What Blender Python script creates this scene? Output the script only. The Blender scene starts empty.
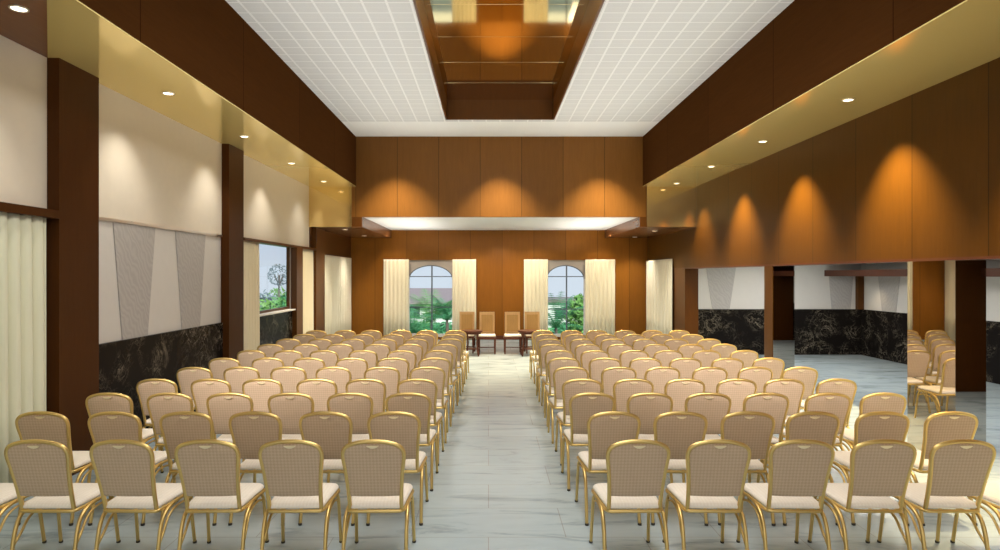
import bpy, math, random
from mathutils import Vector, Matrix
random.seed(11)
SC = bpy.context.scene
COL = SC.collection
PI = math.pi
CH = 2.03                     # camera height

# ---------------------------------------------------------------- materials
def new_mat(name):
    m = bpy.data.materials.new(name); m.use_nodes = True
    nt = m.node_tree
    return m, nt, nt.nodes['Principled BSDF']

def N(nt, t, **kw):
    n = nt.nodes.new(t)
    for k, v in kw.items():
        setattr(n, k, v)
    return n

def math_node(nt, op, a, b=None, c=None):
    n = N(nt, 'ShaderNodeMath', operation=op)
    for i, v in enumerate((a, b, c)):
        if v is None: continue
        if isinstance(v, (int, float)): n.inputs[i].default_value = v
        else: nt.links.new(v, n.inputs[i])
    return n.outputs[0]

def mixc(nt, fac, a, b, mode='MIX'):
    n = N(nt, 'ShaderNodeMix', data_type='RGBA', blend_type=mode)
    for i, v in ((0, fac), (6, a), (7, b)):
        if isinstance(v, (int, float)): n.inputs[i].default_value = v
        elif isinstance(v, tuple): n.inputs[i].default_value = v if len(v) == 4 else (*v, 1)
        else: nt.links.new(v, n.inputs[i])
    return n.outputs[2]

def ramp(nt, fac, stops):
    n = N(nt, 'ShaderNodeValToRGB')
    cr = n.color_ramp
    while len(cr.elements) < len(stops): cr.elements.new(0.5)
    for e, (p, c) in zip(cr.elements, stops):
        e.position = p; e.color = (*c, 1) if len(c) == 3 else c
    nt.links.new(fac, n.inputs[0])
    return n.outputs[0]

def coords(nt, scale=(1, 1, 1), rot=(0, 0, 0)):
    tc = N(nt, 'ShaderNodeTexCoord'); mp = N(nt, 'ShaderNodeMapping')
    nt.links.new(tc.outputs['Object'], mp.inputs[0])
    mp.inputs['Scale'].default_value = scale; mp.inputs['Rotation'].default_value = rot
    return mp.outputs[0]

def noise(nt, vec, scale, detail=3, rough=.5, dist=0):
    n = N(nt, 'ShaderNodeTexNoise')
    nt.links.new(vec, n.inputs['Vector'])
    n.inputs['Scale'].default_value = scale; n.inputs['Detail'].default_value = detail
    n.inputs['Roughness'].default_value = rough; n.inputs['Distortion'].default_value = dist
    return n.outputs[0]

def bump(nt, b, h, strength=.2, dist=.01):
    n = N(nt, 'ShaderNodeBump')
    n.inputs['Strength'].default_value = strength; n.inputs['Distance'].default_value = dist
    nt.links.new(h, n.inputs['Height']); nt.links.new(n.outputs[0], b.inputs['Normal'])

def plain(name, col, rough=.5, metal=0, var=.06, spec=.5):
    m, nt, b = new_mat(name)
    v = coords(nt)
    f = noise(nt, v, 9, 3)
    c = mixc(nt, f, tuple(x * (1 - var) for x in col), tuple(min(1, x * (1 + var)) for x in col))
    nt.links.new(c, b.inputs['Base Color'])
    b.inputs['Roughness'].default_value = rough; b.inputs['Metallic'].default_value = metal
    b.inputs['Specular IOR Level'].default_value = spec
    return m

def wood(name, col, axis=None, pitch=1.0, off=0., rough=.3, grain='z', vary=.22, spec=.15):
    """Veneer: stretched grain; with an axis, panels of one pitch with thin seams and slightly different leaves."""
    m, nt, b = new_mat(name)
    sc = {'z': (14, 14, 1.2), 'x': (1.2, 14, 14), 'y': (14, 1.2, 14)}[grain]
    v = coords(nt, sc)
    g = noise(nt, v, 2.2, 5, .6, .6)
    big = noise(nt, coords(nt, tuple(s * .12 for s in sc)), 3, 2)
    c = mixc(nt, g, tuple(x * .78 for x in col), tuple(x * 1.22 for x in col))
    c = mixc(nt, math_node(nt, 'MULTIPLY', big, .4), c, tuple(x * .7 for x in col))
    if axis:
        tc = N(nt, 'ShaderNodeTexCoord'); sp = N(nt, 'ShaderNodeSeparateXYZ')
        nt.links.new(tc.outputs['Object'], sp.inputs[0])
        u = math_node(nt, 'DIVIDE', math_node(nt, 'SUBTRACT', sp.outputs['xyz'.index(axis)], off), pitch)
        wn = N(nt, 'ShaderNodeTexWhiteNoise', noise_dimensions='1D')
        nt.links.new(math_node(nt, 'FLOOR', u), wn.inputs['W'])
        k = math_node(nt, 'ADD', math_node(nt, 'MULTIPLY', wn.outputs[0], vary), 1 - vary / 2)
        hs = N(nt, 'ShaderNodeHueSaturation'); nt.links.new(c, hs.inputs['Color']); nt.links.new(k, hs.inputs['Value'])
        c = hs.outputs[0]
        fr = math_node(nt, 'FRACT', u)
        edge = math_node(nt, 'LESS_THAN', math_node(nt, 'MINIMUM', fr, math_node(nt, 'SUBTRACT', 1, fr)), .006 / pitch)
        c = mixc(nt, edge, c, tuple(x * .3 for x in col))
    nt.links.new(c, b.inputs['Base Color'])
    b.inputs['Roughness'].default_value = rough
    b.inputs['Specular IOR Level'].default_value = spec
    return m

WOODC = (.10, .036, .007)  # one veneer
M = {}
M['wood'] = wood('dark veneer', WOODC, None)
M['wood_y'] = wood('veneer panels along the side', WOODC, 'y', 1.12, .6, rough=.34)
M['wood_fascia'] = wood('veneer fascia long leaves', (.066, .025, .007), 'y', 2.4, .9, rough=.4, grain='y', vary=.1, spec=0.)
M['wood_x'] = wood('veneer panels crosswise', (.20, .085, .018), 'x', 1.0, -.2, rough=.34, grain='z')
M['wood_back'] = wood('veneer back wall', (.24, .086, .009), 'x', 1.0, .43, rough=.38)
M['wood_pil'] = wood('veneer pilaster', (.068, .023, .005), None, rough=.4, spec=.08)
M['wood_right'] = wood('veneer amber panels', (.085, .033, .003), 'y', 1.12, .6, rough=.4, vary=.25)
M['wood_soffit'] = wood('veneer soffit', (.16, .06, .02), None, rough=.25, grain='y')
M['table_wood'] = wood('dark walnut', (.10, .035, .02), None, rough=.3)
M['oak'] = wood('honey oak', (.78, .48, .22), None, rough=.35)

def metal(name, col, rough, mt=1):
    m, nt, b = new_mat(name)
    v = coords(nt)
    f = noise(nt, v, 3, 2)
    r = math_node(nt, 'ADD', math_node(nt, 'MULTIPLY', f, rough * .5), rough * .75)
    nt.links.new(r, b.inputs['Roughness'])
    b.inputs['Base Color'].default_value = (*col, 1); b.inputs['Metallic'].default_value = mt
    return m
M['gold_mirror'] = metal('polished gold laminate', (1, .79, .30), .07, .5)
M['gold_drop'] = metal('polished gold drop panel', (.90, .70, .34), .1, .93)
M['bronze_mirror'] = metal('bronze mirror laminate', (.84, .66, .32), .06)
M['mirror'] = metal('tinted mirror', (.62, .57, .50), .015)
M['gold'] = metal('brushed gold tube', (.72, .52, .20), .42)
M['grip'] = plain('cream gold with painted highlight', (.86, .74, .48), .35, .3)  # highlight on the gold grip is put into this colour
M['steel'] = metal('satin trim', (.75, .72, .66), .3)
M['black'] = plain('dark rubber', (.05, .04, .03), .7)

def fabric(name, c1, c2, scale, rough=.85, sheen=.3, bstr=.15, flat='y'):
    m, nt, b = new_mat(name)
    v = coords(nt, (1, 0, 1) if flat == 'y' else (1, 1, 0), (0, math.radians(45), 0) if flat == 'y' else (0, 0, math.radians(45)))
    v2 = N(nt, 'ShaderNodeVectorMath', operation='ADD'); nt.links.new(v, v2.inputs[0]); v2.inputs[1].default_value = (.0031, .0031, .0031); v = v2.outputs[0]
    ch = N(nt, 'ShaderNodeTexChecker'); nt.links.new(v, ch.inputs['Vector'])
    ch.inputs['Scale'].default_value = scale
    n = noise(nt, v, 30, 2)
    c = mixc(nt, ch.outputs['Fac'], c1, c2)
    c = mixc(nt, math_node(nt, 'MULTIPLY', n, .25), c, tuple(x * .7 for x in c1))
    nt.links.new(c, b.inputs['Base Color'])
    b.inputs['Roughness'].default_value = rough
    b.inputs['Sheen Weight'].default_value = sheen; b.inputs['Sheen Roughness'].default_value = .5
    bump(nt, b, ch.outputs['Fac'], bstr, .002)
    return m
M['chair_back'] = fabric('tan diamond weave', (.50, .36, .235), (.585, .43, .295), 62)
M['chair_seat'] = fabric('cream upholstery', (.85, .77, .66), (.90, .83, .73), 60, sheen=.2, flat='z')

def tiles_ceiling():
    m, nt, b = new_mat('white acoustic tile grid')
    tc = N(nt, 'ShaderNodeTexCoord'); sp = N(nt, 'ShaderNodeSeparateXYZ')
    nt.links.new(tc.outputs['Object'], sp.inputs[0])
    def line(o, pitch, off, w):
        fr = math_node(nt, 'FRACT', math_node(nt, 'DIVIDE', math_node(nt, 'SUBTRACT', o, off), pitch))
        return math_node(nt, 'LESS_THAN', math_node(nt, 'MINIMUM', fr, math_node(nt, 'SUBTRACT', 1, fr)), w / pitch / 2)
    l = math_node(nt, 'MAXIMUM', line(sp.outputs[0], .30, .25, .03), line(sp.outputs[1], .30, .10, .022))
    fine = line(sp.outputs[1], .15, .1, .012)
    inside = math_node(nt, 'LESS_THAN', sp.outputs[1], 13.5)
    n = noise(nt, coords(nt), 60, 3)
    tile = mixc(nt, n, (.54, .54, .535), (.64, .64, .63))
    tile = mixc(nt, math_node(nt, 'MULTIPLY', fine, .25), tile, (.8, .8, .79))
    c = mixc(nt, l, tile, (.78, .78, .765))
    c = mixc(nt, inside, (.80, .80, .78), c)
    nt.links.new(c, b.inputs['Base Color']); b.inputs['Roughness'].default_value = .85
    bump(nt, b, l, .4, .01)
    return m
M['ceiling'] = tiles_ceiling()
M['white'] = plain('white plaster', (.82, .81, .78), .8, var=.02)

def marble():
    m, nt, b = new_mat('black marble with pale veins')
    v = coords(nt)
    w = noise(nt, v, 1.8, 6, .62, 1.6)
    vein = ramp(nt, w, [(0, (0, 0, 0)), (.485, (0, 0, 0)), (.5, (1, 1, 1)), (.515, (0, 0, 0)), (1, (0, 0, 0))])
    w2 = noise(nt, v, 5, 6, .7, 2.5)
    vein2 = ramp(nt, w2, [(0, (0, 0, 0)), (.53, (0, 0, 0)), (.55, (.6, .6, .6)), (.57, (0, 0, 0)), (1, (0, 0, 0))])
    msk = ramp(nt, noise(nt, v, 2.3, 2), [(.4, (0, 0, 0)), (.65, (1, 1, 1))])
    k = math_node(nt, 'MULTIPLY', math_node(nt, 'MAXIMUM', vein, vein2), msk)
    c = mixc(nt, math_node(nt, 'MULTIPLY', k, .75), (.012, .010, .009), (.33, .28, .21))
    nt.links.new(c, b.inputs['Base Color']); b.inputs['Roughness'].default_value = .25; b.inputs['Specular IOR Level'].default_value = .05
    return m
M['marble'] = marble()

def floor_mat():
    m, nt, b = new_mat('pale grey slate tile')
    tc = N(nt, 'ShaderNodeTexCoord')
    br = N(nt, 'ShaderNodeTexBrick')
    nt.links.new(tc.outputs['Object'], br.inputs['Vector'])
    br.offset = 0.5; br.squash = 1
    br.inputs['Scale'].default_value = 1
    br.inputs['Brick Width'].default_value = 1.2; br.inputs['Row Height'].default_value = .6
    br.inputs['Mortar Size'].default_value = .004; br.inputs['Mortar Smooth'].default_value = .3
    br.inputs['Color1'].default_value = (.40, .48, .52, 1); br.inputs['Color2'].default_value = (.45, .53, .565, 1)
    br.inputs['Mortar'].default_value = (.33, .34, .33, 1)
    v = coords(nt, (.5, 2.2, 1))
    n = noise(nt, v, 2.2, 6, .65, 1.0)
    s = ramp(nt, n, [(.28, (.52, .55, .55)), (.47, (1, 1, 1)), (.75, (1.12, 1.12, 1.1))])
    c = mixc(nt, 1, br.outputs[0], s, 'MULTIPLY')
    nt.links.new(c, b.inputs['Base Color'])
    r = math_node(nt, 'ADD', math_node(nt, 'MULTIPLY', n, .18), .14)
    nt.links.new(r, b.inputs['Roughness'])
    bump(nt, b, n, .08, .01)
    return m
M['floor'] = floor_mat()
M['cream'] = plain('cream fabric wall panel', (.74, .66, .55), .85, var=.03)
M['greywhite'] = plain('pale grey plaster', (.66, .63, .60), .8, var=.03)
def wavy():
    m, nt, b = new_mat('grey embossed panel')
    v = coords(nt, (1, 1, .8))
    w = N(nt, 'ShaderNodeTexWave', wave_type='BANDS', bands_direction='DIAGONAL')
    nt.links.new(v, w.inputs[0]); w.inputs['Scale'].default_value = 7; w.inputs['Distortion'].default_value = 9
    w.inputs['Detail'].default_value = 1
    c = mixc(nt, w.outputs['Fac'], (.42, .395, .385), (.47, .445, .43))
    nt.links.new(c, b.inputs['Base Color']); b.inputs['Roughness'].default_value = .7
    bump(nt, b, w.outputs['Fac'], .1, .01)
    return m
M['embossed'] = wavy()
def curtain_mat(name, col, trans=.25):
    m, nt, b = new_mat(name)
    f = noise(nt, coords(nt, (60, 60, 2)), 1, 2)
    c = mixc(nt, f, tuple(x * .94 for x in col), col)
    nt.links.new(c, b.inputs['Base Color']); b.inputs['Roughness'].default_value = .9
    b.inputs['Sheen Weight'].default_value = .2
    return m
M['curtain'] = curtain_mat('cream curtain cloth', (.86, .77, .56))
M['sheer'] = curtain_mat('pale green white curtain cloth', (.76, .76, .58))
M['spandrel'] = plain('grey blind', (.40, .34, .29), .8)
M['frame_dark'] = plain('grey window frame', (.09, .11, .14), .4)
M['jamb'] = plain('white window reveal', (.8, .78, .74), .6)
def glass():
    m, nt, b = new_mat('window glass')
    out = nt.nodes['Material Output']; nt.nodes.remove(b)
    t = N(nt, 'ShaderNodeBsdfTransparent'); g = N(nt, 'ShaderNodeBsdfGlossy'); mx = N(nt, 'ShaderNodeMixShader')
    t.inputs[0].default_value = (.93, .96, .97, 1); g.inputs['Roughness'].default_value = .02
    fr = N(nt, 'ShaderNodeLayerWeight'); fr.inputs[0].default_value = .5
    nt.links.new(math_node(nt, 'MULTIPLY', math_node(nt, 'POWER', fr.outputs[1], 5), .5), mx.inputs[0]); nt.links.new(t.outputs[0], mx.inputs[1]); nt.links.new(g.outputs[0], mx.inputs[2])
    nt.links.new(mx.outputs[0], out.inputs[0])
    return m
M['glass'] = glass()
def emit(name, col, s):
    m, nt, b = new_mat(name)
    b.inputs['Emission Color'].default_value = (*col, 1); b.inputs['Emission Strength'].default_value = s
    b.inputs['Base Color'].default_value = (*col, 1)
    return m
M['lamp'] = emit('warm lamp', (1, .86, .6), 5)
M['leaf'] = plain('green leaves', (.09, .26, .06), .6, var=.4)
M['leaf2'] = plain('deep green fronds', (.045, .20, .075), .5, var=.4)
M['leaf3'] = plain('yellow green leaves', (.13, .28, .06), .6, var=.4)
M['bark'] = plain('grey bark', (.12, .09, .07), .9, var=.3)
M['grass'] = plain('lawn', (.10, .26, .06), .9, var=.4)
M['roofing'] = plain('grey brown roofing', (.20, .16, .16), .8, var=.15)
M['bwall'] = plain('white render', (.7, .7, .68), .8)
M['bglass'] = plain('dark panes', (.05, .06, .08), .1)
M['greyleaf'] = plain('blue grey leaves', (.12, .17, .18), .7, var=.4)

# ---------------------------------------------------------------- mesh building
class MB:
    def __init__(s): s.v = []; s.f = []
    def box(s, x0, x1, y0, y1, z0, z1):
        b = len(s.v)
        s.v += [(x, y, z) for z in (z0, z1) for y in (y0, y1) for x in (x0, x1)]
        s.f += [tuple(b + i for i in q) for q in ((0, 2, 3, 1), (4, 5, 7, 6), (0, 1, 5, 4), (1, 3, 7, 5), (3, 2, 6, 7), (2, 0, 4, 6))]
        return s
    def prism(s, pts, d, flip=False):
        """pts: closed loop of 3-D points, d: extrusion vector"""
        b = len(s.v); n = len(pts); d = Vector(d)
        s.v += [tuple(p) for p in pts] + [tuple(Vector(p) + d) for p in pts]
        s.f.append(tuple(b + i for i in range(n))[::-1]); s.f.append(tuple(b + n + i for i in range(n)))
        for i in range(n):
            j = (i + 1) % n
            s.f.append((b + i, b + j, b + n + j, b + n + i))
        return s
    def tube(s, pts, r, n=8, closed=False, caps=True, flat=1.0):
        P = [Vector(p) for p in pts]; m = len(P)
        T = []
        for i in range(m):
            a = P[(i - 1) % m] if (closed or i > 0) else P[i]
            c = P[(i + 1) % m] if (closed or i < m - 1) else P[i]
            T.append((c - a).normalized())
        ref = Vector((0, 0, 1)) if abs(T[0].z) < .9 else Vector((0, 1, 0))
        u = (ref - T[0] * ref.dot(T[0])).normalized()
        b = len(s.v)
        for i in range(m):
            u = (u - T[i] * u.dot(T[i])).normalized(); w = T[i].cross(u)
            rr = r[i] if isinstance(r, (list, tuple)) else r
            for k in range(n):
                a = 2 * PI * k / n
                s.v.append(tuple(P[i] + u * (rr * math.cos(a)) + w * (rr * flat * math.sin(a))))
        for i in range(m if closed else m - 1):
            i2 = (i + 1) % m
            for k in range(n):
                k2 = (k + 1) % n
                s.f.append((b + i * n + k, b + i * n + k2, b + i2 * n + k2, b + i2 * n + k))
        if caps and not closed:
            s.f.append(tuple(b + k for k in range(n))[::-1]); s.f.append(tuple(b + (m - 1) * n + k for k in range(n)))
        return s
    def lathe(s, prof, c=(0, 0, 0), n=24):
        b = len(s.v); m = len(prof)
        for r, z in prof:
            for k in range(n):
                a = 2 * PI * k / n
                s.v.append((c[0] + r * math.cos(a), c[1] + r * math.sin(a), c[2] + z))
        for i in range(m - 1):
            for k in range(n):
                k2 = (k + 1) % n
                s.f.append((b + i * n + k, b + i * n + k2, b + (i + 1) * n + k2, b + (i + 1) * n + k))
        s.f.append(tuple(b + k for k in range(n))[::-1]); s.f.append(tuple(b + (m - 1) * n + k for k in range(n)))
        return s
    def rings(s, outline, cen, levels, fn):
        """Concentric copies of a 2-D outline at (scale, offset) levels; first and last level have scale 0."""
        n = len(outline); idx = []
        for sc, off in levels:
            if sc == 0:
                idx.append([len(s.v)]); s.v.append(fn(cen[0], cen[1], off))
            else:
                idx.append(list(range(len(s.v), len(s.v) + n)))
                for a, c in outline:
                    s.v.append(fn(cen[0] + (a - cen[0]) * sc, cen[1] + (c - cen[1]) * sc, off))
        for A, B in zip(idx, idx[1:]):
            for k in range(n):
                k2 = (k + 1) % n
                if len(A) == 1: s.f.append((A[0], B[k2], B[k]))
                elif len(B) == 1: s.f.append((A[k], A[k2], B[0]))
                else: s.f.append((A[k], A[k2], B[k2], B[k]))
        return s
    def build(s, name, mat, parent=None, smooth=False, kind=None, loc=None, bevel=0):
        me = bpy.data.meshes.new(name); me.from_pydata(s.v, [], s.f); me.materials.append(M[mat] if isinstance(mat, str) else mat)
        me.update()
        if smooth:
            for p in me.polygons: p.use_smooth = True
        o = bpy.data.objects.new(name, me); COL.objects.link(o)
        import bmesh
        bm = bmesh.new(); bm.from_mesh(me); bmesh.ops.recalc_face_normals(bm, faces=bm.faces); bm.to_mesh(me); bm.free()
        if bevel:
            md = o.modifiers.new('b', 'BEVEL'); md.width = bevel; md.segments = 2; md.limit_method = 'ANGLE'
        if parent: o.parent = parent
        if kind: o['kind'] = kind
        if loc: o.location = loc
        return o

def box(*a): return MB().box(*a)
def catmull(pts, sub=4):
    P = [Vector(p) for p in pts]; out = []
    for i in range(len(P) - 1):
        p0 = P[i - 1] if i else P[i] * 2 - P[i + 1]
        p3 = P[i + 2] if i + 2 < len(P) else P[i + 1] * 2 - P[i]
        for k in range(sub):
            t = k / sub
            out.append(.5 * ((2 * P[i]) + (P[i + 1] - p0) * t + (2 * p0 - 5 * P[i] + 4 * P[i + 1] - p3) * t * t + (3 * P[i] - p0 - 3 * P[i + 1] + p3) * t ** 3))
    out.append(P[-1]); return out

def thing(name, label, cat, loc=(0, 0, 0), rz=0, group=None, kind=None):
    o = bpy.data.objects.new(name, None); COL.objects.link(o); o.empty_display_size = .1
    o.location = loc; o.rotation_euler = (0, 0, rz)
    o['label'] = label; o['category'] = cat
    if group: o['group'] = group
    if kind: o['kind'] = kind
    return o
def tag(o, label, cat, group=None, kind=None):
    o['label'] = label; o['category'] = cat
    if group: o['group'] = group
    if kind: o['kind'] = kind
    return o
def struct(name, mb, mat, label, cat, parent=None, **k):
    o = mb.build(name, mat, parent, **k)
    if parent is None: tag(o, label, cat, kind='structure')
    return o
def copy_tree(o, parent=None, skip=()):
    c = o.copy(); COL.objects.link(c)
    if parent: c.parent = parent
    for ch in [x for x in KIDS.get(o.name, [])]:
        if ch.name.split('.')[0] in skip: continue
        copy_tree(ch, c, skip)
    return c
KIDS = {}
def index_kids(root):
    KIDS[root.name] = list(root.children)
    for c in root.children: index_kids(c)

# ---------------------------------------------------------------- room dimensions
XL, XR = -4.33, 5.0           # side wall planes
YB, Y0 = 19.5, -3.0           # back wall, rear wall
YF = 14.95                    # where the high ceiling ends
FL, FR = -3.20, 3.72          # fascia planes
ZS, ZC, ZL, ZLS = 4.16, 5.37, 3.44, 3.19   # gold soffit, high ceiling, low ceiling, low soffit
FX, FYB = 9.5, 15.8           # side lobby wall planes

struct('floor', box(XL - .3, FX + .3, Y0 - .2, YB + .3, -.12, 0), 'floor', 'pale grey slate tiled floor running the length of the hall', 'floor')

# high ceiling round the coffer
CX0, CX1, CY0, CY1, ZK = -.888, 1.38, .5, 13.27, 5.78
mb = MB()
mb.box(FL, CX0 - .03, Y0, YF, ZC, ZC + .05).box(CX1 + .03, FR, Y0, YF, ZC, ZC + .05)
mb.box(CX0 - .03, CX1 + .03, CY1 + .03, YF, ZC, ZC + .05).box(CX0 - .03, CX1 + .03, Y0, CY0 - .03, ZC, ZC + .05)
struct('ceiling', mb, 'ceiling', 'white acoustic tile ceiling around the long wooden coffer', 'ceiling')
mb = MB()   # coffer lining (frame) as one wood lining
for q in ((CX0 - .03, CX0, CY0 - .03, CY1 + .03), (CX1, CX1 + .03, CY0 - .03, CY1 + .03), (CX0, CX1, CY1, CY1 + .03), (CX0, CX1, CY0 - .03, CY0)):
    mb.box(*q, ZC - .012, ZK + .02)
struct('trim_1', mb, 'wood', 'dark wooden lining round the long ceiling coffer', 'trim')
mb = MB()
y = CY1
while y > CY0:
    y2 = max(y - 1.17, CY0)
    mb.box(CX0, CX1, y2 + .003, y - .003, ZK, ZK + .02)
    y = y2
struct('ceiling_1', mb, 'bronze_mirror', 'polished bronze mirror panels inside the ceiling coffer', 'ceiling', bevel=.002)
struct('trim_2', box(CX0, CX1, CY0, CY1, ZK + .021, ZK + .03), 'black', 'dark backing above the bronze mirror panels', 'trim')

# fascias beside the high ceiling
struct('wall_1', box(FL - .10, FL, Y0, YF, ZS + .012, ZC + .05), 'wood_fascia', 'long dark wooden fascia above the soffit on the window side', 'wall')
struct('wall_2', box(FR, FR + .10, Y0, YF, ZS + .012, ZC + .05), 'wood_fascia', 'long dark wooden fascia above the soffit on the lobby side', 'wall')
struct('wall_3', box(FL - .10, FR + .10, YF, YF + .1, ZL - .01, ZC + .05), 'wood_x', 'amber wooden bulkhead panels across the hall under the white ceiling', 'wall')
# soffits
G1 = 6.15
struct('ceiling_2', MB().prism([(XL, 6.09, ZS), (FL, 4.49, ZS), (FL, YF, ZS), (XL, YF, ZS)], (0, 0, .012)), 'gold_mirror', 'polished gold soffit on the window side', 'ceiling')
struct('ceiling_3', MB().prism([(XL, Y0, ZS), (FL, Y0, ZS), (FL, 4.49, ZS), (XL, 6.09, ZS)], (0, 0, .012)), 'wood_soffit', 'brown wooden soffit over the nearest curtain, cut along the pilaster reflection', 'ceiling')  # diagonal joint stands in for the pilaster edge reflected in the gold
struct('ceiling_4', box(FR, XR, Y0, YF, ZS, ZS + .012), 'gold_mirror', 'polished gold soffit above the amber panels', 'ceiling')
struct('wall_4', box(XL, FL - .1, YF, YF + .08, ZLS, ZS + .06), 'gold_drop', 'polished gold drop panel ending the soffit on the window side', 'wall')
struct('wall_5', box(FR + .1, XR, YF, YF + .08, ZLS, ZS + .06), 'gold_drop', 'polished gold drop panel ending the soffit on the lobby side', 'wall')
# low ceiling zone
XLL, XLR = -3.05, 3.65
struct('ceiling_5', box(XLL, XLR, YF + .1, YB, ZL, ZL + .05), 'white', 'low white ceiling over the head table', 'ceiling')
struct('ceiling_6', box(XL, XLL, YF + .1, YB, ZLS, ZL + .05), 'wood_soffit', 'low dark soffit before the back wall, window side', 'ceiling')
struct('ceiling_7', box(XLR, XR, YF + .1, YB, ZLS, ZL + .05), 'wood_soffit', 'low dark soffit before the back wall, lobby side', 'ceiling')
struct('trim_3', box(FL - .1, XLL, YF, YF + .1, ZLS, ZL - .01), 'wood', 'wooden return under the bulkhead, window side', 'trim')
struct('trim_4', box(XLR, FR + .1, YF, YF + .1, ZLS, ZL - .01), 'wood', 'wooden return under the bulkhead, lobby side', 'trim')
struct('roof', box(XL - .4, FX + .4, Y0 - .3, YB + .4, 5.95, 6.05), 'white', 'roof slab over the hall', 'roof')

# ---------------------------------------------------------------- left wall
ZW, ZP = 1.26, 2.68           # wainscot top, bottom of the upper panels
WY0, WY1 = 11.5, 13.62        # window opening in bay two
SWY0, SWY1 = 16.3, 19.2
mb = MB()
T = .10
mb.box(XL - T, XL - .02, Y0, YB + .3, ZP, ZS + .1)                      # above
mb.box(XL - T, XL - .02, Y0, WY0, 0, ZP)
mb.box(XL - T, XL - .02, WY0, WY1, 0, ZW)
mb.box(XL - T, XL - .02, WY1, YB + .3, 0, ZP)
struct('wall_left', mb, 'greywhite', 'pale grey plaster side wall behind the panels and curtains', 'wall')
mb = box(XL - .02, XL, 6.1, YF, ZP, ZS)
struct('wall_left_panel', mb, 'cream', 'cream fabric panels above the windows, lit by downlights', 'wall')
struct('wall_left_panel_near', box(XL - .02, XL, Y0, 6.08, ZP - .02, ZS), 'cream', 'cream fabric panel above the nearest curtain', 'wall')
struct('trim_5', box(XL - .02, XL + .008, 6.7, 10.06, ZP - .035, ZP), 'steel', 'thin strip in place of the shadow line under the cream panel', 'trim')  # strip modelled where only a thin shadow lies
struct('trim_6', box(XL - .02, XL + .14, Y0, 6.08, ZP - .10, ZP - .02), 'wood_pil', 'dark wooden curtain pelmet over the nearest curtain', 'trim')
struct('trim_7', box(XL - .02, XL + .12, 10.7, 15.2, ZP - .05, ZP), 'wood', 'wooden pelmet strip over the side window', 'trim')
struct('wall_left_wainscot', box(XL - .02, XL + .02, 6.6, 10.1, 0, ZW), 'marble', 'black veined marble wainscot under the grey side wall', 'wall')
struct('wall_left_wainscot_far', box(XL - .02, XL + .02, 10.7, YF, 0, ZW - .02), 'marble', 'black marble wainscot under the side window', 'wall')
# timber above the far side window
struct('wall_left_far', box(XL - .02, XL, YF + .1, YB, 2.56, ZLS), 'wood', 'wooden panel above the far side curtain', 'wall')
for i, (a, b_, top, lab) in enumerate([(6.08, 6.70, ZS, 'dark wooden pilaster beside the nearest curtain'), (10.06, 10.66, ZS, 'dark wooden pilaster between the marble wainscot and the side window'),
                                  (13.62, 14.06, ZP - .05, 'slim wooden pilaster at the far edge of the side window'), (15.15, 15.95, ZLS, 'wooden pilaster under the end of the gold soffit')]):
    struct('column', box(XL - .01, XL + .12, a, b_, 0, top), 'wood_pil' if i < 2 else 'wood', lab, 'pilaster')

# grey tapered panels
def taper(x, yc, z0, z1, wt, wb, lab, face='x', grp=None):
    if face == 'x':
        p = [(x, yc - wb / 2, z0), (x, yc + wb / 2, z0), (x, yc + wt / 2, z1), (x, yc - wt / 2, z1)]; d = (.015, 0, 0)
    elif face == '-x':
        p = [(x, yc - wb / 2, z0), (x, yc + wb / 2, z0), (x, yc + wt / 2, z1), (x, yc - wt / 2, z1)]; d = (-.015, 0, 0)
    else:
        p = [(yc - wb / 2, x, z0), (yc + wb / 2, x, z0), (yc + wt / 2, x, z1), (yc - wt / 2, x, z1)]; d = (0, -.015, 0)
    tag(MB().prism(p, d).build('tapered_wall_panel', 'embossed'), lab, 'wall panel', grp)
taper(XL - .02, 7.62, ZW, ZP - .04, .90, .54, 'grey embossed tapered panel above the marble, nearer the first pilaster')
taper(XL - .02, 9.05, ZW, ZP - .04, .90, .54, 'grey embossed tapered panel above the marble, nearer the second pilaster')

def curtain(name, a, b, z0, z1, lab, mat='curtain', pitch=.16, amp=.035, grp=None, gather=True):
    """Pleated cloth from a to b (floor points)."""
    a = Vector(a); b = Vector(b); L = (b - a).length; d = (b - a).normalized(); nrm = Vector((-d.y, d.x))
    n = max(12, int(L / pitch * 10)); rows = [0, .3, .6, .85, .93, .965, 1]
    mb = MB(); rnd = random.Random(int(L * 1000 + z1 * 100)); ph = [rnd.uniform(-.5, .5) for _ in range(n + 1)]
    for t in rows:
        z = z0 + (z1 - z0) * t
        am = amp * (1 - .45 * t) if t < .94 else amp * .4
        for i in range(n + 1):
            s = i / n * L
            w = math.sin(2 * PI * s / pitch + .8 * math.sin(s * 2.7)) + .3 * math.sin(2 * PI * s / pitch * 2.1 + 1)
            p = a + d * s + nrm * (am * w)
            mb.v.append((p.x, p.y, z))
    for r in range(len(rows) - 1):
        for i in range(n):
            k = r * (n + 1) + i
            mb.f.append((k, k + 1, k + n + 2, k + n + 1))
    o = mb.build(name, mat, smooth=True)
    s = o.modifiers.new('s', 'SOLIDIFY'); s.thickness = .006
    return tag(o, lab, 'curtain', grp)
curtain('curtain', (XL + .07, -1.0), (XL + .07, 5.97), .02, ZP - .10, 'long pale pleated curtain beside the nearest pilaster', 'sheer', .15, .05)
curtain('curtain', (XL + .06, 10.70), (XL + .06, 11.52), .02, ZP - .05, 'cream curtain on the near side of the side window', 'curtain', .14, .03)
curtain('curtain', (XL + .06, 14.1), (XL + .06, 15.12), .02, ZP - .05, 'cream curtain past the slim pilaster, before the far wooden pilaster', 'curtain', .14, .03)
curtain('curtain', (XL + .05, 16.0), (XL + .06, 16.9), .02, 2.56, 'near half of the cream curtain beside the back corner, window side', 'curtain', .2, .03)
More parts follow.
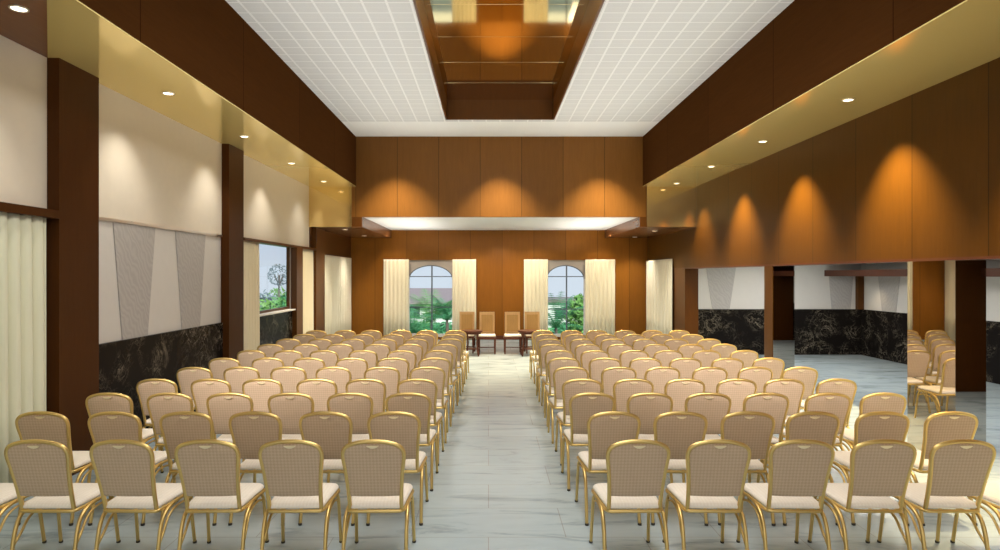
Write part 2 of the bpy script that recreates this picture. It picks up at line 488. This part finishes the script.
curtain('curtain', (XL + .06, 16.9), (XL + .03, 19.42), .02, 2.56, 'wide cream curtain meeting the back corner, window side', 'curtain', .3, .02)

def window(idx, plane, a, b, z0, z1, lab, axis, vs, hs, arch=None, out=1, dd=0.):
    """Framed window; axis 'y' sits in a side wall, 'x' in the back wall; arch=(spring z, apex z)."""
    w = thing('window_%d' % idx, lab, 'window', (0, 0, 0), kind='structure')
    def bx(u0, u1, z_0, z_1, d0, d1):
        lo, hi = sorted((plane + out * (d0 - dd), plane + out * (d1 - dd)))
        return (u0, u1, lo, hi, z_0, z_1) if axis == 'x' else (lo, hi, u0, u1, z_0, z_1)
    t = .05
    f = MB().box(*bx(a, a + t, z0, z1, .1, .16)).box(*bx(b - t, b, z0, z1, .1, .16)).box(*bx(a + t, b - t, z0, z0 + t, .1, .16))
    if not arch: f.box(*bx(a + t, b - t, z1 - t, z1, .1, .16))
    f.build('window_frame', 'wood' if axis == 'y' else 'jamb', w)
    g = MB()
    for v in vs: g.box(*bx(v - (.022 if arch else .01), v + (.022 if arch else .01), z0 + t, (arch[1] if arch else z1 - t), .115, .145))
    for h in hs: g.box(*bx(a + t, b - t, h - .014, h + .014, .118, .142))
    if arch:
        c = (a + b) / 2; hw = (b - a) / 2 - t * .5; n = 20
        pts = [(c + hw * math.cos(PI * k / n), arch[0] + (arch[1] - arch[0]) * math.sin(PI * k / n)) for k in range(n + 1)]
        g.tube([(p[0], plane + out * .13, p[1]) for p in pts], .03, 6)
    g.build('muntin', 'frame_dark', w)
    box(*bx(a + t, b - t, z0 + t, z1 - t, .127, .133)).build('pane', 'glass', w)
    if arch:
        loop = [(p[0], plane + out * .06, p[1]) for p in pts] + [(a, plane + out * .06, arch[0]), (a, plane + out * .06, z1), (b, plane + out * .06, z1), (b, plane + out * .06, arch[0])]
        sp = MB(); n2 = len(pts)
        # spandrel as quads between arch and top edge
        for k in range(n2 - 1):
            p, q = pts[k], pts[k + 1]
            sp.prism([(p[0], plane + out * .06, p[1]), (q[0], plane + out * .06, q[1]), (q[0], plane + out * .06, z1), (p[0], plane + out * .06, z1)], (0, out * .03, 0))
        sp.box(*bx(a, pts[-1][0], arch[0], z1, .06, .09)); sp.box(*bx(pts[0][0], b, arch[0], z1, .06, .09))
        sp.build('spandrel', 'spandrel', w)
    box(*bx(a, b, z0 - .03, z0, -.03, .2)).build('sill', 'jamb', w)
    return w
window(1, XL - .02, WY0, WY1, ZW + .03, ZP, 'side window above black marble with green garden view', 'y', [], [], None, -1, .085)

# ---------------------------------------------------------------- back wall
wl = [(-2.55, -1.10), (1.80, 3.06)]
SB, ST = .12, 2.50
mb = MB()
edges = [XL - .25, wl[0][0], wl[0][1], wl[1][0], wl[1][1], XR + .35]
for i in range(0, 6, 2): mb.box(edges[i], edges[i + 1], YB, YB + .2, 0, ZLS + .3)
for a, b_ in wl: mb.box(a, b_, YB, YB + .2, ST, ZLS + .3).box(a, b_, YB, YB + .2, 0, SB)
struct('wall_back', mb, 'wood_back', 'dark amber wooden back wall with two arched windows', 'wall')
window(2, YB, *wl[0], SB, ST, 'arched window with palms and a grey roof outside', 'x', [-1.79], [1.01, 1.98], (1.90, 2.34))
window(3, YB, *wl[1], SB, ST, 'arched window with palm and white building outside', 'x', [2.47], [.95, 1.98], (1.90, 2.34))
curtain('curtain', (-3.29, YB - .07), (-2.50, YB - .07), .02, 2.52, 'cream curtain on the corner side of the arched window with the grey roof', pitch=.13, amp=.028)
curtain('curtain', (-1.13, YB - .07), (-.39, YB - .07), .02, 2.52, 'cream curtain between the arched window with the grey roof and the bare timber', pitch=.13, amp=.028)
curtain('curtain', (1.11, YB - .07), (1.86, YB - .07), .02, 2.52, 'cream curtain between the bare timber and the arched window with the white building', pitch=.13, amp=.028)
curtain('curtain', (3.03, YB - .07), (3.97, YB - .07), .02, 2.52, 'cream curtain on the lobby side of the arched window with the white building', pitch=.13, amp=.028)
struct('baseboard_back', box(-.36, 1.08, YB - .02, YB, 0, .12), 'table_wood', 'dark baseboard of the back wall', 'baseboard')

# ---------------------------------------------------------------- right wall and side lobby
struct('wall_right', box(XR, XR + .3, Y0, YB + .2, 2.22, ZS + .1), 'wood_right', 'amber wooden panels above the lobby openings with light cones', 'wall')
struct('wall_right_far', MB().box(XR + .02, XR + .3, 16.0, YB + .2, 0, 2.22), 'wood', 'wooden end of the side wall behind the far curtain', 'wall')
struct('trim_8', box(XR - .01, XR + .31, Y0, 16.0, 2.19, 2.22), 'table_wood', 'dark edge under the amber panels', 'trim')
curtain('curtain', (XR - .03, 16.75), (XR - .06, 19.42), .02, 2.47, 'wide cream curtain meeting the back corner, lobby side', 'curtain', .3, .02)
struct('column', box(XR - .01, XR + .33, 15.75, 16.6, 0, 2.19), 'wood', 'wooden pier where the lobby openings end, beside the cream curtain', 'column')
for a, b_, w, lab in [(6.64, 7.40, .33, 'mirror-clad column reflecting two files of chairs'), (10.9, 11.20, .38, 'mirror-clad column farther along, reflecting amber timber'), (2.3, 3.0, .33, 'mirror-clad column nearest the camera')]:
    struct('column', box(XR, XR + w, a, b_, 0, 2.19), 'mirror', lab, 'column')
struct('trim_10', box(XR - .014, XR - .001, 10.89, 11.21, 0, 2.19), 'wood_right', 'timber strip on the hall side of the farther mirror-clad column', 'trim')
# lobby shell
LZ = 2.36
struct('wall_lobby_back', MB().box(XR + .3, FX, FYB, FYB + .1, 1.16, LZ), 'greywhite', 'pale end wall of the side lobby', 'wall')
struct('wall_lobby_back_wainscot', box(XR + .3, FX, FYB - .02, FYB + .1, 0, 1.16), 'marble', 'black veined marble wainscot on the lobby end wall', 'wall')
struct('wall_lobby_side', box(FX, FX + .1, 2.5, FYB + .1, 1.16, LZ), 'greywhite', 'pale long wall of the side lobby', 'wall')
struct('wall_lobby_side_wainscot', box(FX - .02, FX + .1, 2.5, FYB, 0, 1.16), 'marble', 'black veined marble wainscot along the lobby wall', 'wall')
struct('wall_lobby_near', box(XR, FX + .1, 2.4, 2.5, 0, LZ), 'wood_pil', 'dark timber wall closing the near end of the lobby', 'wall')
struct('ceiling_8', box(XR + .3, FX + .1, 2.4, FYB + .1, LZ, LZ + .05), 'white', 'low white ceiling of the side lobby', 'ceiling')
struct('trim_9', box(8.56, FX, 2.5, FYB, 2.0, 2.15), 'table_wood', 'dark dropped bulkhead along the lobby wall', 'trim')
struct('column', box(FX - .15, FX, FYB - .12, FYB, 1.16, 2.0), 'wood', 'slim timber strip in the lobby corner above the marble', 'column')
taper(FYB, 5.92, 1.16, LZ - .02, .80, .44, 'grey tapered panel on the lobby end wall, beside the wooden pier', 'y')
taper(FYB, 8.98, 1.16, 2.0, .62, .48, 'grey tapered panel in the lobby corner, beside the slim timber strip', 'y')
taper(FX, 14.7, 1.16, 2.0, .8, .5, 'grey tapered panel on the long lobby wall past the mirror-clad column', '-x')
taper(FX, 10.5, 1.16, 2.0, .8, .5, 'grey tapered panel on the long lobby wall beside the mirrored column', '-x')
# rear wall of the hall
struct('wall_rear', box(XL - .25, XR + .3, Y0 - .1, Y0, 0, ZC + .1), 'greywhite', 'rear wall of the hall behind the camera', 'wall')
struct('wall_right_near', box(XR, XR + .3, Y0, 2.3, 0, 2.19), 'wood', 'timber side wall near the camera', 'wall')

# ---------------------------------------------------------------- banquet chair
def lean(z): return -.185 - .13 * (z - .42) / .5
half = [(.176, .405), (.177, .50), (.182, .61), (.192, .72), (.2025, .80), (.201, .845), (.186, .876), (.155, .897), (.10, .913), (.05, .920), (0, .922)]
hp = [(p.x, p.y) for p in catmull([(a, b, 0) for a, b in half], 3)]
full = hp + [(-a, b) for a, b in hp[::-1][1:]]

def make_chair():
    t = thing('banquet_chair', 'chair', 'chair')
    # seat cushion
    ol = []
    def corner(cx, cy, r, a0):
        for k in range(6): a = math.radians(a0 + 90 * k / 5); ol.append((cx + r * math.cos(a), cy + r * math.sin(a)))
    corner(.155, .185, .06, 0); corner(-.155, .185, .06, 90); corner(-.155, -.165, .035, 180); corner(.155, -.165, .035, 270)
    MB().rings(ol, (0, 0), [(0, .425), (.9, .424), (.985, .43), (1, .438), (.995, .448), (.96, .459), (.88, .467), (.6, .475), (.3, .479), (0, .480)], lambda a, b, o: (a, b, o)).build('seat', 'chair_seat', t, smooth=True)
    rail = [(a * 1.0, b * 1.0, .413) for a, b in ol]
    MB().tube(rail, .013, 6, closed=True).build('seat_frame', 'gold', t, smooth=True)
    # back
    MB().tube([(a, lean(b), b) for a, b in full], .0145, 8, flat=1).build('back_frame', 'gold', t, smooth=True)
    up = [(a * .985, min(b, .912)) for a, b in full if b >= .535]
    ol2 = [(up[0][0] - .004, .522)] + up + [(up[-1][0] + .004, .522), (.09 * -1, .518), (0, .517), (.09, .518)]
    MB().rings(ol2, (0, .74), [(0, -.013), (.6, -.013), (.93, -.011), (.99, -.005), (1, .004), (.985, .014), (.93, .024), (.7, .033), (.3, .037), (0, .038)], lambda a, b, o: (a, lean(b) + o, b)).build('backrest', 'chair_back', t, smooth=True)
    # hand grip let into the top of the back
    n = 8; g = [(.042, .894), (.030, .8835), (.014, .8765), (0, .8745), (-.014, .8765), (-.030, .8835), (-.042, .894)]
    MB().prism([(a, lean(b) - .021, b) for a, b in g], (0, .012, 0)).build('hand_grip', 'grip', t)
    for s in (-1, 1):
        fl = catmull([(s * .195, .10, .408), (s * .203, .165, .400), (s * .209, .205, .345), (s * .213, .228, .2), (s * .218, .258, .0)], 4)
        l = MB().tube(fl, .0125, 8).build('leg', 'gold', t, smooth=True)
        MB().lathe([(.011, 0), (.0145, .002), (.0145, .016), (.013, .019)], (s * .218, .258, 0), 10).build('rubber_foot', 'black', l, smooth=True)
        rl = catmull([(s * .195, .06, .407), (s * .205, -.06, .405), (s * .211, -.155, .37), (s * .212, -.205, .285), (s * .213, -.235, .15), (s * .215, -.268, .0)], 4)
        l = MB().tube(rl, .0135, 8).build('leg', 'gold', t, smooth=True)
        MB().lathe([(.011, 0), (.0155, .002), (.0155, .016), (.014, .019)], (s * .215, -.268, 0), 10).build('rubber_foot', 'black', l, smooth=True)
        br = catmull([(s * .203, .205, .34), (s * .197, .12, .365), (s * .197, .0, .362), (s * .203, -.09, .33), (s * .208, -.16, .25), (s * .211, -.222, .19)], 4)
        MB().tube(br, .009, 6).build('side_brace', 'gold', t, smooth=True)
    return t
chair = make_chair(); index_kids(chair)
ORD = ['first', 'second', 'third', 'fourth', 'fifth', 'sixth', 'seventh', 'eighth', 'ninth', 'tenth', 'eleventh']
first = True
rc = random.Random(5)
NEAR = [([-.771, -1.32, -1.877, -2.43, -3.0, -3.56], [.99, 1.535, 2.09, 2.63, 3.155, 3.71]),
        ([-.759, -1.30, -1.86, -2.42, -2.99, -3.57], [1.0, 1.546, 2.085, 2.595, 3.157, 3.70]),
        ([-.741, -1.29, -1.84, -2.41, -2.96, -3.53], [.965, 1.505, 2.045, 2.577, 3.15, 3.667]),
        ([-.742, -1.286, -1.81, -2.38, -2.92, -3.50], [.987, 1.53, 2.07, 2.61, 3.12, 3.66])]
for r in range(11):
    yy = 4.445 + .82 * r
    for side, x0, dx in (('window-wall', -.75, -.557), ('lobby', .985, .543)):
        for j in range(6):
            x = x0 + dx * j + rc.uniform(-.02, .02); y = yy + rc.uniform(-.02, .02); rz = math.radians(rc.uniform(-3, 3))
            if r < 4:
                x = NEAR[r][0 if dx < 0 else 1][j] * 1.008; y = yy + [0, .03, .01, -.03][r]; rz *= .6
            x += .015 * max(0, r - 3)
            if first: c = chair
            else: c = copy_tree(chair, None, ('rubber_foot',) if r > 3 else ())
            first = False
            c.location = (x, y, 0); c.rotation_euler = (0, 0, rz)
            rowt = 'nearest row' if r == 0 else ('farthest row' if r == 10 else ORD[r] + ' row from camera')
            seat = 'aisle seat' if j == 0 else ('outermost seat' if j == 5 else ORD[j] + ' seat from aisle')
            c['label'] = 'gold-framed tan banquet chair, %s, %s, %s block' % (seat, rowt, side)
            c['group'] = 'banquet chairs in rows'

# ---------------------------------------------------------------- head of the hall: armchairs and side tables
def make_armchair():
    t = thing('wooden_chair', '', 'chair')
    for s in (-1, 1):
        MB().tube([(s * .205, .21, 0), (s * .205, .20, .45)], [.022, .026], 4).build('leg', 'table_wood', t)          # rear
        MB().tube([(s * .205, -.21, 0), (s * .205, -.21, .43)], [.02, .027], 4).build('leg', 'table_wood', t)        # front, facing audience
        MB().box(s * .205 - .012, s * .205 + .012, -.2, .2, .14, .165).build('stretcher', 'table_wood', t)
    MB().box(-.2, .2, -.012, .012, .145, .165).build('stretcher', 'table_wood', t)
    MB().box(-.235, .235, -.24, .23, .39, .445).build('seat_frame', 'table_wood', t, bevel=.006)
    MB().box(-.22, .22, -.235, .19, .445, .495).build('seat', 'chair_seat', t, bevel=.02)
    p = MB().prism([(-.20, .2, .44), (-.15, .2, .44), (-.15, .25, 1.05), (-.20, .25, 1.05)], (0, .035, 0)).prism([(.15, .2, .44), (.20, .2, .44), (.20, .25, 1.05), (.15, .25, 1.05)], (0, .035, 0))
    p.box(-.2, .2, .248, .29, .98, 1.055).box(-.15, .15, .215, .25, .50, .56)
    bf = p.build('back_frame', 'oak', t, bevel=.005)
    MB().prism([(-.15, .212, .55), (.15, .212, .55), (.15, .245, .98), (-.15, .245, .98)], (0, .02, 0)).build('backrest', M['oak2'], t)
    return t
M['oak2'] = wood('warm cane panel', (.60, .34, .12), None, rough=.5)
ac = make_armchair(); index_kids(ac)
for i, (px, rz, lab) in enumerate([(466, -4, 'high-backed wooden chair against the cream curtain, beside the round table, window side'), (487, 0, 'high-backed wooden chair with pale seat against bare timber, window side of aisle'),
                                   (512.7, 0, 'high-backed wooden chair with pale seat against bare timber, lobby side of aisle'), (533.5, 4, 'high-backed wooden chair against the cream curtain, beside the round table, lobby side')]):
    c = ac if i == 0 else copy_tree(ac)
    yy = 16.1 + (.15 if i in (0, 3) else 0)
    c.location = ((px - 488.5) * yy / 620, yy, 0); c.rotation_euler = (0, 0, math.radians(rz)); c['label'] = lab; c['group'] = 'wooden chairs at the head of the hall'

def make_table():
    t = thing('side_table', '', 'table')
    MB().lathe([(.23, .60), (.26, .605), (.26, .63), (.25, .64)], n=28).build('table_top', 'table_wood', t, smooth=False)
    MB().lathe([(.22, .55), (.22, .60)], n=28).build('apron', 'table_wood', t)
    for k in range(4):
        a = PI / 4 + PI / 2 * k
        MB().tube(catmull([(.19 * math.cos(a), .19 * math.sin(a), .58), (.165 * math.cos(a), .165 * math.sin(a), .3), (.215 * math.cos(a), .215 * math.sin(a), 0)], 4), .022, 6).build('leg', 'table_wood', t, smooth=True)
    MB().lathe([(.165, .17), (.175, .175), (.175, .19), (.165, .195)], n=20).build('lower_shelf', 'table_wood', t)
    return t
tb = make_table(); index_kids(tb)
for i, (px, lab) in enumerate([(472.5, 'small round dark wooden table on the window side of the aisle'), (528, 'small round dark wooden table on the lobby side of the aisle')]):
    c = tb if i == 0 else copy_tree(tb)
    c.location = ((px - 488.5) * 15.6 / 620, 15.6, 0); c['label'] = lab; c['group'] = 'round tables at the head of the hall'

# ---------------------------------------------------------------- downlights
def make_downlight():
    t = thing('recessed_downlight', '', 'ceiling light')
    MB().tube([(.062 * math.cos(2 * PI * k / 20), .062 * math.sin(2 * PI * k / 20), -.003) for k in range(20)], .009, 6, closed=True).build('trim_ring', 'steel', t, smooth=True)
    MB().lathe([(.056, -.006), (.05, -.001)], n=20).build('lamp', 'lamp', t)
    return t
dl = make_downlight(); index_kids(dl)
def spot(x, y, z, power, size, blend=.6, col=(1, .80, .52), tgt=None, rad=.03):
    l = bpy.data.lights.new('spot', 'SPOT'); l.energy = power; l.spot_size = math.radians(size); l.spot_blend = blend; l.color = col; l.shadow_soft_size = rad
    o = bpy.data.objects.new('spot', l); COL.objects.link(o); o.location = (x, y, z)
    if tgt: o.rotation_euler = (Vector(tgt) - Vector((x, y, z))).to_track_quat('-Z', 'Y').to_euler()
    return o
def area(x, y, z, sx, sy, power, rot, col=(1, 1, 1), spread=180):
    l = bpy.data.lights.new('area', 'AREA'); l.shape = 'RECTANGLE'; l.size = sx; l.size_y = sy; l.energy = power; l.color = col; l.spread = math.radians(spread)
    o = bpy.data.objects.new('area', l); COL.objects.link(o); o.location = (x, y, z); o.rotation_euler = rot
    return o
fd = True
PW = dict(left=62, right=880, low=150)
rows = [(x, y, ZS, 'left', 'round downlight in the %s over the cream panels, %s from the camera' % (('brown soffit' if y < 6 else 'gold soffit'), ORD[k])) for k, (x, y) in enumerate([(-3.75, 4.95), (-3.75, 7.26), (-3.75, 9.52), (-3.75, 11.8), (-3.75, 14.1)])]
rows += [(4.37, y, ZS, 'right', 'round downlight in the gold soffit over the amber panels, %s in view from the camera' % ORD[k]) for k, y in enumerate([7.53, 9.88, 12.16, 14.40])]
rows += [(-3.65, 15.75, ZLS, 'low', 'small downlight in the low dark soffit, window side, nearer the gold drop'), (-3.67, 18.3, ZLS, 'low', 'small downlight in the low dark soffit, window side, nearer the corner'),
         (4.37, 16.3, ZLS, 'low', 'small downlight in the low dark soffit, lobby side, nearer the gold drop'), (4.46, 18.9, ZLS, 'low', 'small downlight in the low dark soffit, lobby side, nearer the corner')]
for x, y, z, k, lab in rows:
    c = dl if fd else copy_tree(dl); fd = False
    c.location = (x, y, z); c['label'] = lab; c['group'] = 'recessed downlights'
    spot(x, y, z - .03, PW[k] * (.5 if 14 < y < 15 else 1), {'left': 88, 'right': 76, 'low': 95}[k], .9, (1, .77, .43) if k == 'right' else (1, .95, .84), tgt=(x + {'left': -.4, 'right': .5, 'low': 0}[k], y, z - 2))
for y in (2.65, .3): spot(-3.75, y, ZS - .03, PW['left'], 80, .9, (1, .95, .84), tgt=(-4.15, y, ZS - 2))
for y in (5.2, 2.9, .6): spot(4.37, y, ZS - .03, PW['right'], 76, .9, (1, .77, .43), tgt=(4.87, y, ZS - 2))
for x in (-2.2, .28, 2.7): spot(x, 14.12, ZC - .02, 1350, 84, .9, (1, .83, .56))
for x in (-2.9, -.75, 1.45, 3.5): spot(x, 18.55, ZL - .03, 110, 100, .9, (1, .88, .68), tgt=(x, 19.1, 1.2))  # added spots brightening the back curtains, no fixtures
# general fill added without fixtures: near coffer, solid rear wall, ceilings; then lobby lights
area(.25, 4.2, ZK - .06, 1.9, 7.0, 260, (0, 0, 0), (1, .98, .95))  # added coffer fill; no luminous panel is built there
for x in (-1.75, 2.25):      # added upward fill washing the white ceiling, no fixture
    area(x, 9.8, 3.0, 2.0, 9.5, 74, (PI, 0, 0), (1, .99, .96), 150)
for x in (-2.2, 2.8): area(x, 17.2, 2.75, 1.4, 3.6, 26, (PI, 0, 0), (1, .95, .88))  # added upward fill for the low white ceiling
area(.3, Y0 + .05, 2.6, 7.5, 3.2, 125, (math.radians(90), 0, 0), (1, .97, .93))  # added fill in front of the solid rear wall, not a window
for y, z in ((17.2, ZL - .04),): area(.3, y, z, 4.5, 2.5, 60, (0, 0, 0), (1, .93, .82))  # added downward fill below the low ceiling
for y in (4.5, 8, 11.5, 14): area(7.0, y, LZ - .03, 1.2, 1.2, 45, (0, 0, 0), (1, .97, .93))
for y in (8.0, 10.4, 12.8, 15.0): spot(9.1, y, 1.98, 14, 110, .7)
for x in (-2.9, -1.9, 2.1, 3.2):
    spot(x, 1.5, ZC - .03, 2300, 31, .9, (1, .94, .90), tgt=(x * .98 + .05, 8.1, .7), rad=.15)  # added spots brightening the far chair backs
spot(.35, 17.3, ZL - .03, 170, 50, .8, tgt=(.35, 19.45, 1.9))

# ---------------------------------------------------------------- outside
GZ = -2.2
o = box(-70, 60, YB + .6, 90, GZ - .1, GZ).build('lawn', 'grass'); tag(o, 'green lawn outside the windows', 'grass', kind='stuff')
o = box(-70, XL - .9, -10, YB + .6, GZ - .1, GZ).build('lawn', 'grass'); tag(o, 'green lawn outside the side window', 'grass', kind='stuff')
def palm(x, y, z, h, lab, nf=14, L=1.5, mat='leaf2', up=.9):
    t = thing('garden_palm', lab, 'palm', (x, y, z))
    MB().tube([(0, 0, 0), (.03, .02, h * .5), (0, 0, h)], [.11, .09, .07], 8).build('trunk', 'bark', t, smooth=True)
    rnd = random.Random(int(x * 77 + y)); mb = MB()
    for k in range(nf):
        a = 2 * PI * k / nf + rnd.uniform(-.2, .2); el = rnd.uniform(.35, 1.35) * up
        p = Vector((0, 0, h)); d = Vector((math.cos(a) * math.cos(el), math.sin(a) * math.cos(el), math.sin(el))); pts = [p.copy()]
        for s in range(9):
            p = p + d * (L / 9); d = (d + Vector((0, 0, -.13))).normalized(); pts.append(p.copy())
        mb.tube(pts, [.012 * (1 - i / 12) for i in range(10)], 4)
        sd = Vector((-math.sin(a), math.cos(a), 0))
        for i in range(1, 10):
            w = L * .24 * math.sin(PI * (i + 1) / 11.5) + .03
            for q in range(2):
                b0 = pts[i - 1].lerp(pts[i], .5 * q)
                tg = (pts[i] - pts[i - 1]).normalized()
                for s in (-1, 1):
                    tip = b0 + sd * (s * w) + tg * w * .55 + Vector((0, 0, -w * .35))
                    n0 = len(mb.v); mb.v += [tuple(b0), tuple(b0 + tg * .05), tuple(tip)]; mb.f.append((n0, n0 + 1, n0 + 2))
    mb.build('fronds', mat, t)
    return t
def shrub(name, x, y, z, rx, rz, lab, mat='leaf', n=900, leaf=.09, shell=0., stem=.5, cat='shrub'):
    t = thing(name, lab, cat, (x, y, z)); rnd = random.Random(int(x * 31 + y * 7)); mb = MB()
    for k in range(n):
        v = Vector((rnd.gauss(0, 1), rnd.gauss(0, 1), rnd.gauss(0, 1))).normalized() * (shell + (1 - shell) * rnd.random() ** .4)
        c = Vector((v.x * rx, v.y * rx, stem + rz + v.z * rz))
        u = Vector((rnd.gauss(0, 1), rnd.gauss(0, 1), rnd.gauss(0, 1))).normalized(); w = u.orthogonal().normalized()
        n0 = len(mb.v); s = leaf * rnd.uniform(.6, 1.3)
        mb.v += [tuple(c - u * s), tuple(c + w * s * .45), tuple(c + u * s), tuple(c - w * s * .45)]; mb.f.append((n0, n0 + 1, n0 + 2, n0 + 3))
    mb.build('foliage', mat, t)
    mb = MB().tube([(0, 0, 0), (0, 0, stem + rz)], [.07, .03], 6)
    for k in range(6):
        a = k * PI / 3; mb.tube([(0, 0, stem), (rx * .5 * math.cos(a), rx * .5 * math.sin(a), stem + rz * 1.1)], [.03, .012], 5)
    mb.build('stem', 'bark', t)
    return t
def px(p, y): return (p - 488.5) * y / 620
K = 1.36
def out_palm(p_, yy, h, lab, nf, L, mat='leaf2', up=.9):
    y2 = yy * K; palm(px(p_, y2), y2, GZ, CH - K * (CH - GZ - h) - GZ, lab, nf, L * K, mat, up)
out_palm(431, 25, 2.35, 'tall palm behind the centre bar of the arched window with the grey roof', 18, 1.7, 'leaf')
out_palm(414, 23, 2.1, 'deep green palm at the corner side of the arched window with the grey roof', 16, 1.3)
out_palm(447, 24, 2.5, 'deep green palm beside the centre palm, nearer the bare timber', 16, 1.3)
out_palm(556, 24, 2.2, 'upright palm in the arched window with the white building', 18, 1.5, up=1.15)
shrub('garden_tree', px(583, 34), 34, GZ, 1.0, 1.35, 'leafy green tree at the lobby side of the arched window with the white building', 'leaf3', 1800, .13, stem=.5, cat='tree')
for i, (p_, yy, mt, lab) in enumerate([(404, 38.5, 'leaf2', 'low shrub behind the deep green palm, corner side'), (424, 39.5, 'leaf', 'low shrub between two palms, arched window with the grey roof'), (444, 38.5, 'leaf2', 'low shrub behind the palm nearer the bare timber'), (568, 38, 'leaf2', 'low shrub under the arched window with the white building')]):
    shrub('garden_shrub', px(p_, yy), yy, GZ, 1.2, .6, lab, mt, 900, .14, stem=.1)
M['terrace'] = plain('pale paving', (.74, .72, .66), .8)
struct('added_terrace', box(-14, 16, YB + .62, 30.6, GZ, GZ + .03), 'terrace', 'added pale terrace outside the arched windows, brightening their mirror image', 'added_terrace')  # invented paving that brightens the windows reflected in the bronze mirror
# buildings
b = thing('low_building', 'low building with a long grey brown roof outside the arched window', 'building', (px(425, 48), 48, GZ))
MB().box(-9, 3.2, 0, 6, 0, 2.1).build('wall', 'bwall', b)
MB().prism([(-9.4, -.5, 2.0), (3.5, -.5, 2.0), (3.5, 3, 3.0), (-9.4, 3, 3.0)], (0, .1, .15)).prism([(-9.4, 3, 3.0), (3.5, 3, 3.0), (3.5, 6.5, 2.0), (-9.4, 6.5, 2.0)], (0, .1, .15)).build('roof', 'roofing', b)
for k in range(5): MB().box(-8 + 2.2 * k, -7 + 2.2 * k, -.03, .02, .9, 1.8).build('window', 'bglass', b)
b = thing('white_building', 'white flat-roofed building outside the other arched window', 'building', (px(575, 50), 50, GZ))
MB().box(-2.2, 7, 0, 6, 0, 2.0).build('wall', 'bwall', b)
MB().box(-2.4, 7.2, -.2, 6.2, 2.0, 2.25).build('roof', 'roofing', b)
for k in range(4): MB().box(-1.6 + 2 * k, -.7 + 2 * k, -.03, .02, .8, 1.6).build('window', 'bglass', b)
# side garden seen through the side window
def through(pxx, ypx, D):          # a point D metres beyond the left wall plane seen at a pixel
    s = (488.5 - pxx) / 620; X = XL - D; Y = -X / s
    return X, Y, CH - (ypx - 275) / 620 * Y
for i, (p_, t_, D, r_, mt, lab) in enumerate([(264, 298, 2.5, .75, 'leaf3', 'bright green bush outside the side window, near the cream curtain'), (276, 296, 3.2, .8, 'leaf', 'green bush in the middle of the side window'), (290, 292, 4.2, .8, 'leaf2', 'deep green bush at the pilaster end of the side window'), (258, 288, 5.5, 1.1, 'greyleaf', 'grey green bush farther off in the side window'), (283, 286, 7.5, 1.4, 'leaf3', 'light green bush far off in the side window')]):
    X, Y, Z = through(p_, t_, D)
    shrub('garden_bush', X, Y, GZ, r_, (Z - GZ) * .45, lab, mt, 1300, .12, stem=(Z - GZ) * .1)
X, Y, Z = through(279, 275, 5.0)
shrub('round_tree', X, Y, GZ, .48, .48, 'thin tree with a round open crown outside the side window', 'greyleaf', 420, .05, shell=.86, stem=Z - GZ - .48, cat='tree')

w = bpy.data.worlds.new('World'); SC.world = w; w.use_nodes = True
nt = w.node_tree; bg = nt.nodes['Background']
tc = N(nt, 'ShaderNodeTexCoord'); sp = N(nt, 'ShaderNodeSeparateXYZ'); nt.links.new(tc.outputs['Generated'], sp.inputs[0])
c = ramp(nt, sp.outputs[2], [(0, (.80, .86, .95)), (.12, (.62, .74, .95)), (.6, (.35, .55, .85))])
nt.links.new(c, bg.inputs[0]); bg.inputs[1].default_value = .95
s = bpy.data.lights.new('sun', 'SUN'); s.energy = 7; s.angle = .02; s.color = (1, .95, .86)
so = bpy.data.objects.new('sun', s); COL.objects.link(so); so.rotation_euler = Vector((-.25, .75, -.8)).to_track_quat('-Z', 'Y').to_euler()

# ---------------------------------------------------------------- camera
cam = bpy.data.cameras.new('camera'); co = bpy.data.objects.new('camera', cam); COL.objects.link(co)
co.location = (0, 0, CH); co.rotation_euler = (PI / 2, 0, 0)
cam.sensor_width = 36; cam.lens = 620 / 1000 * 36; cam.shift_x = .0115; cam.clip_end = 300
SC.camera = co
vs = SC.view_settings
vs.view_transform = 'Standard'; vs.look = 'None'; vs.gamma = 1; vs.exposure = 0.0; vs.use_curve_mapping = False
SC.cycles.max_bounces = 10; SC.cycles.diffuse_bounces = 5; SC.cycles.glossy_bounces = 5
SC.cycles.sample_clamp_indirect = 4
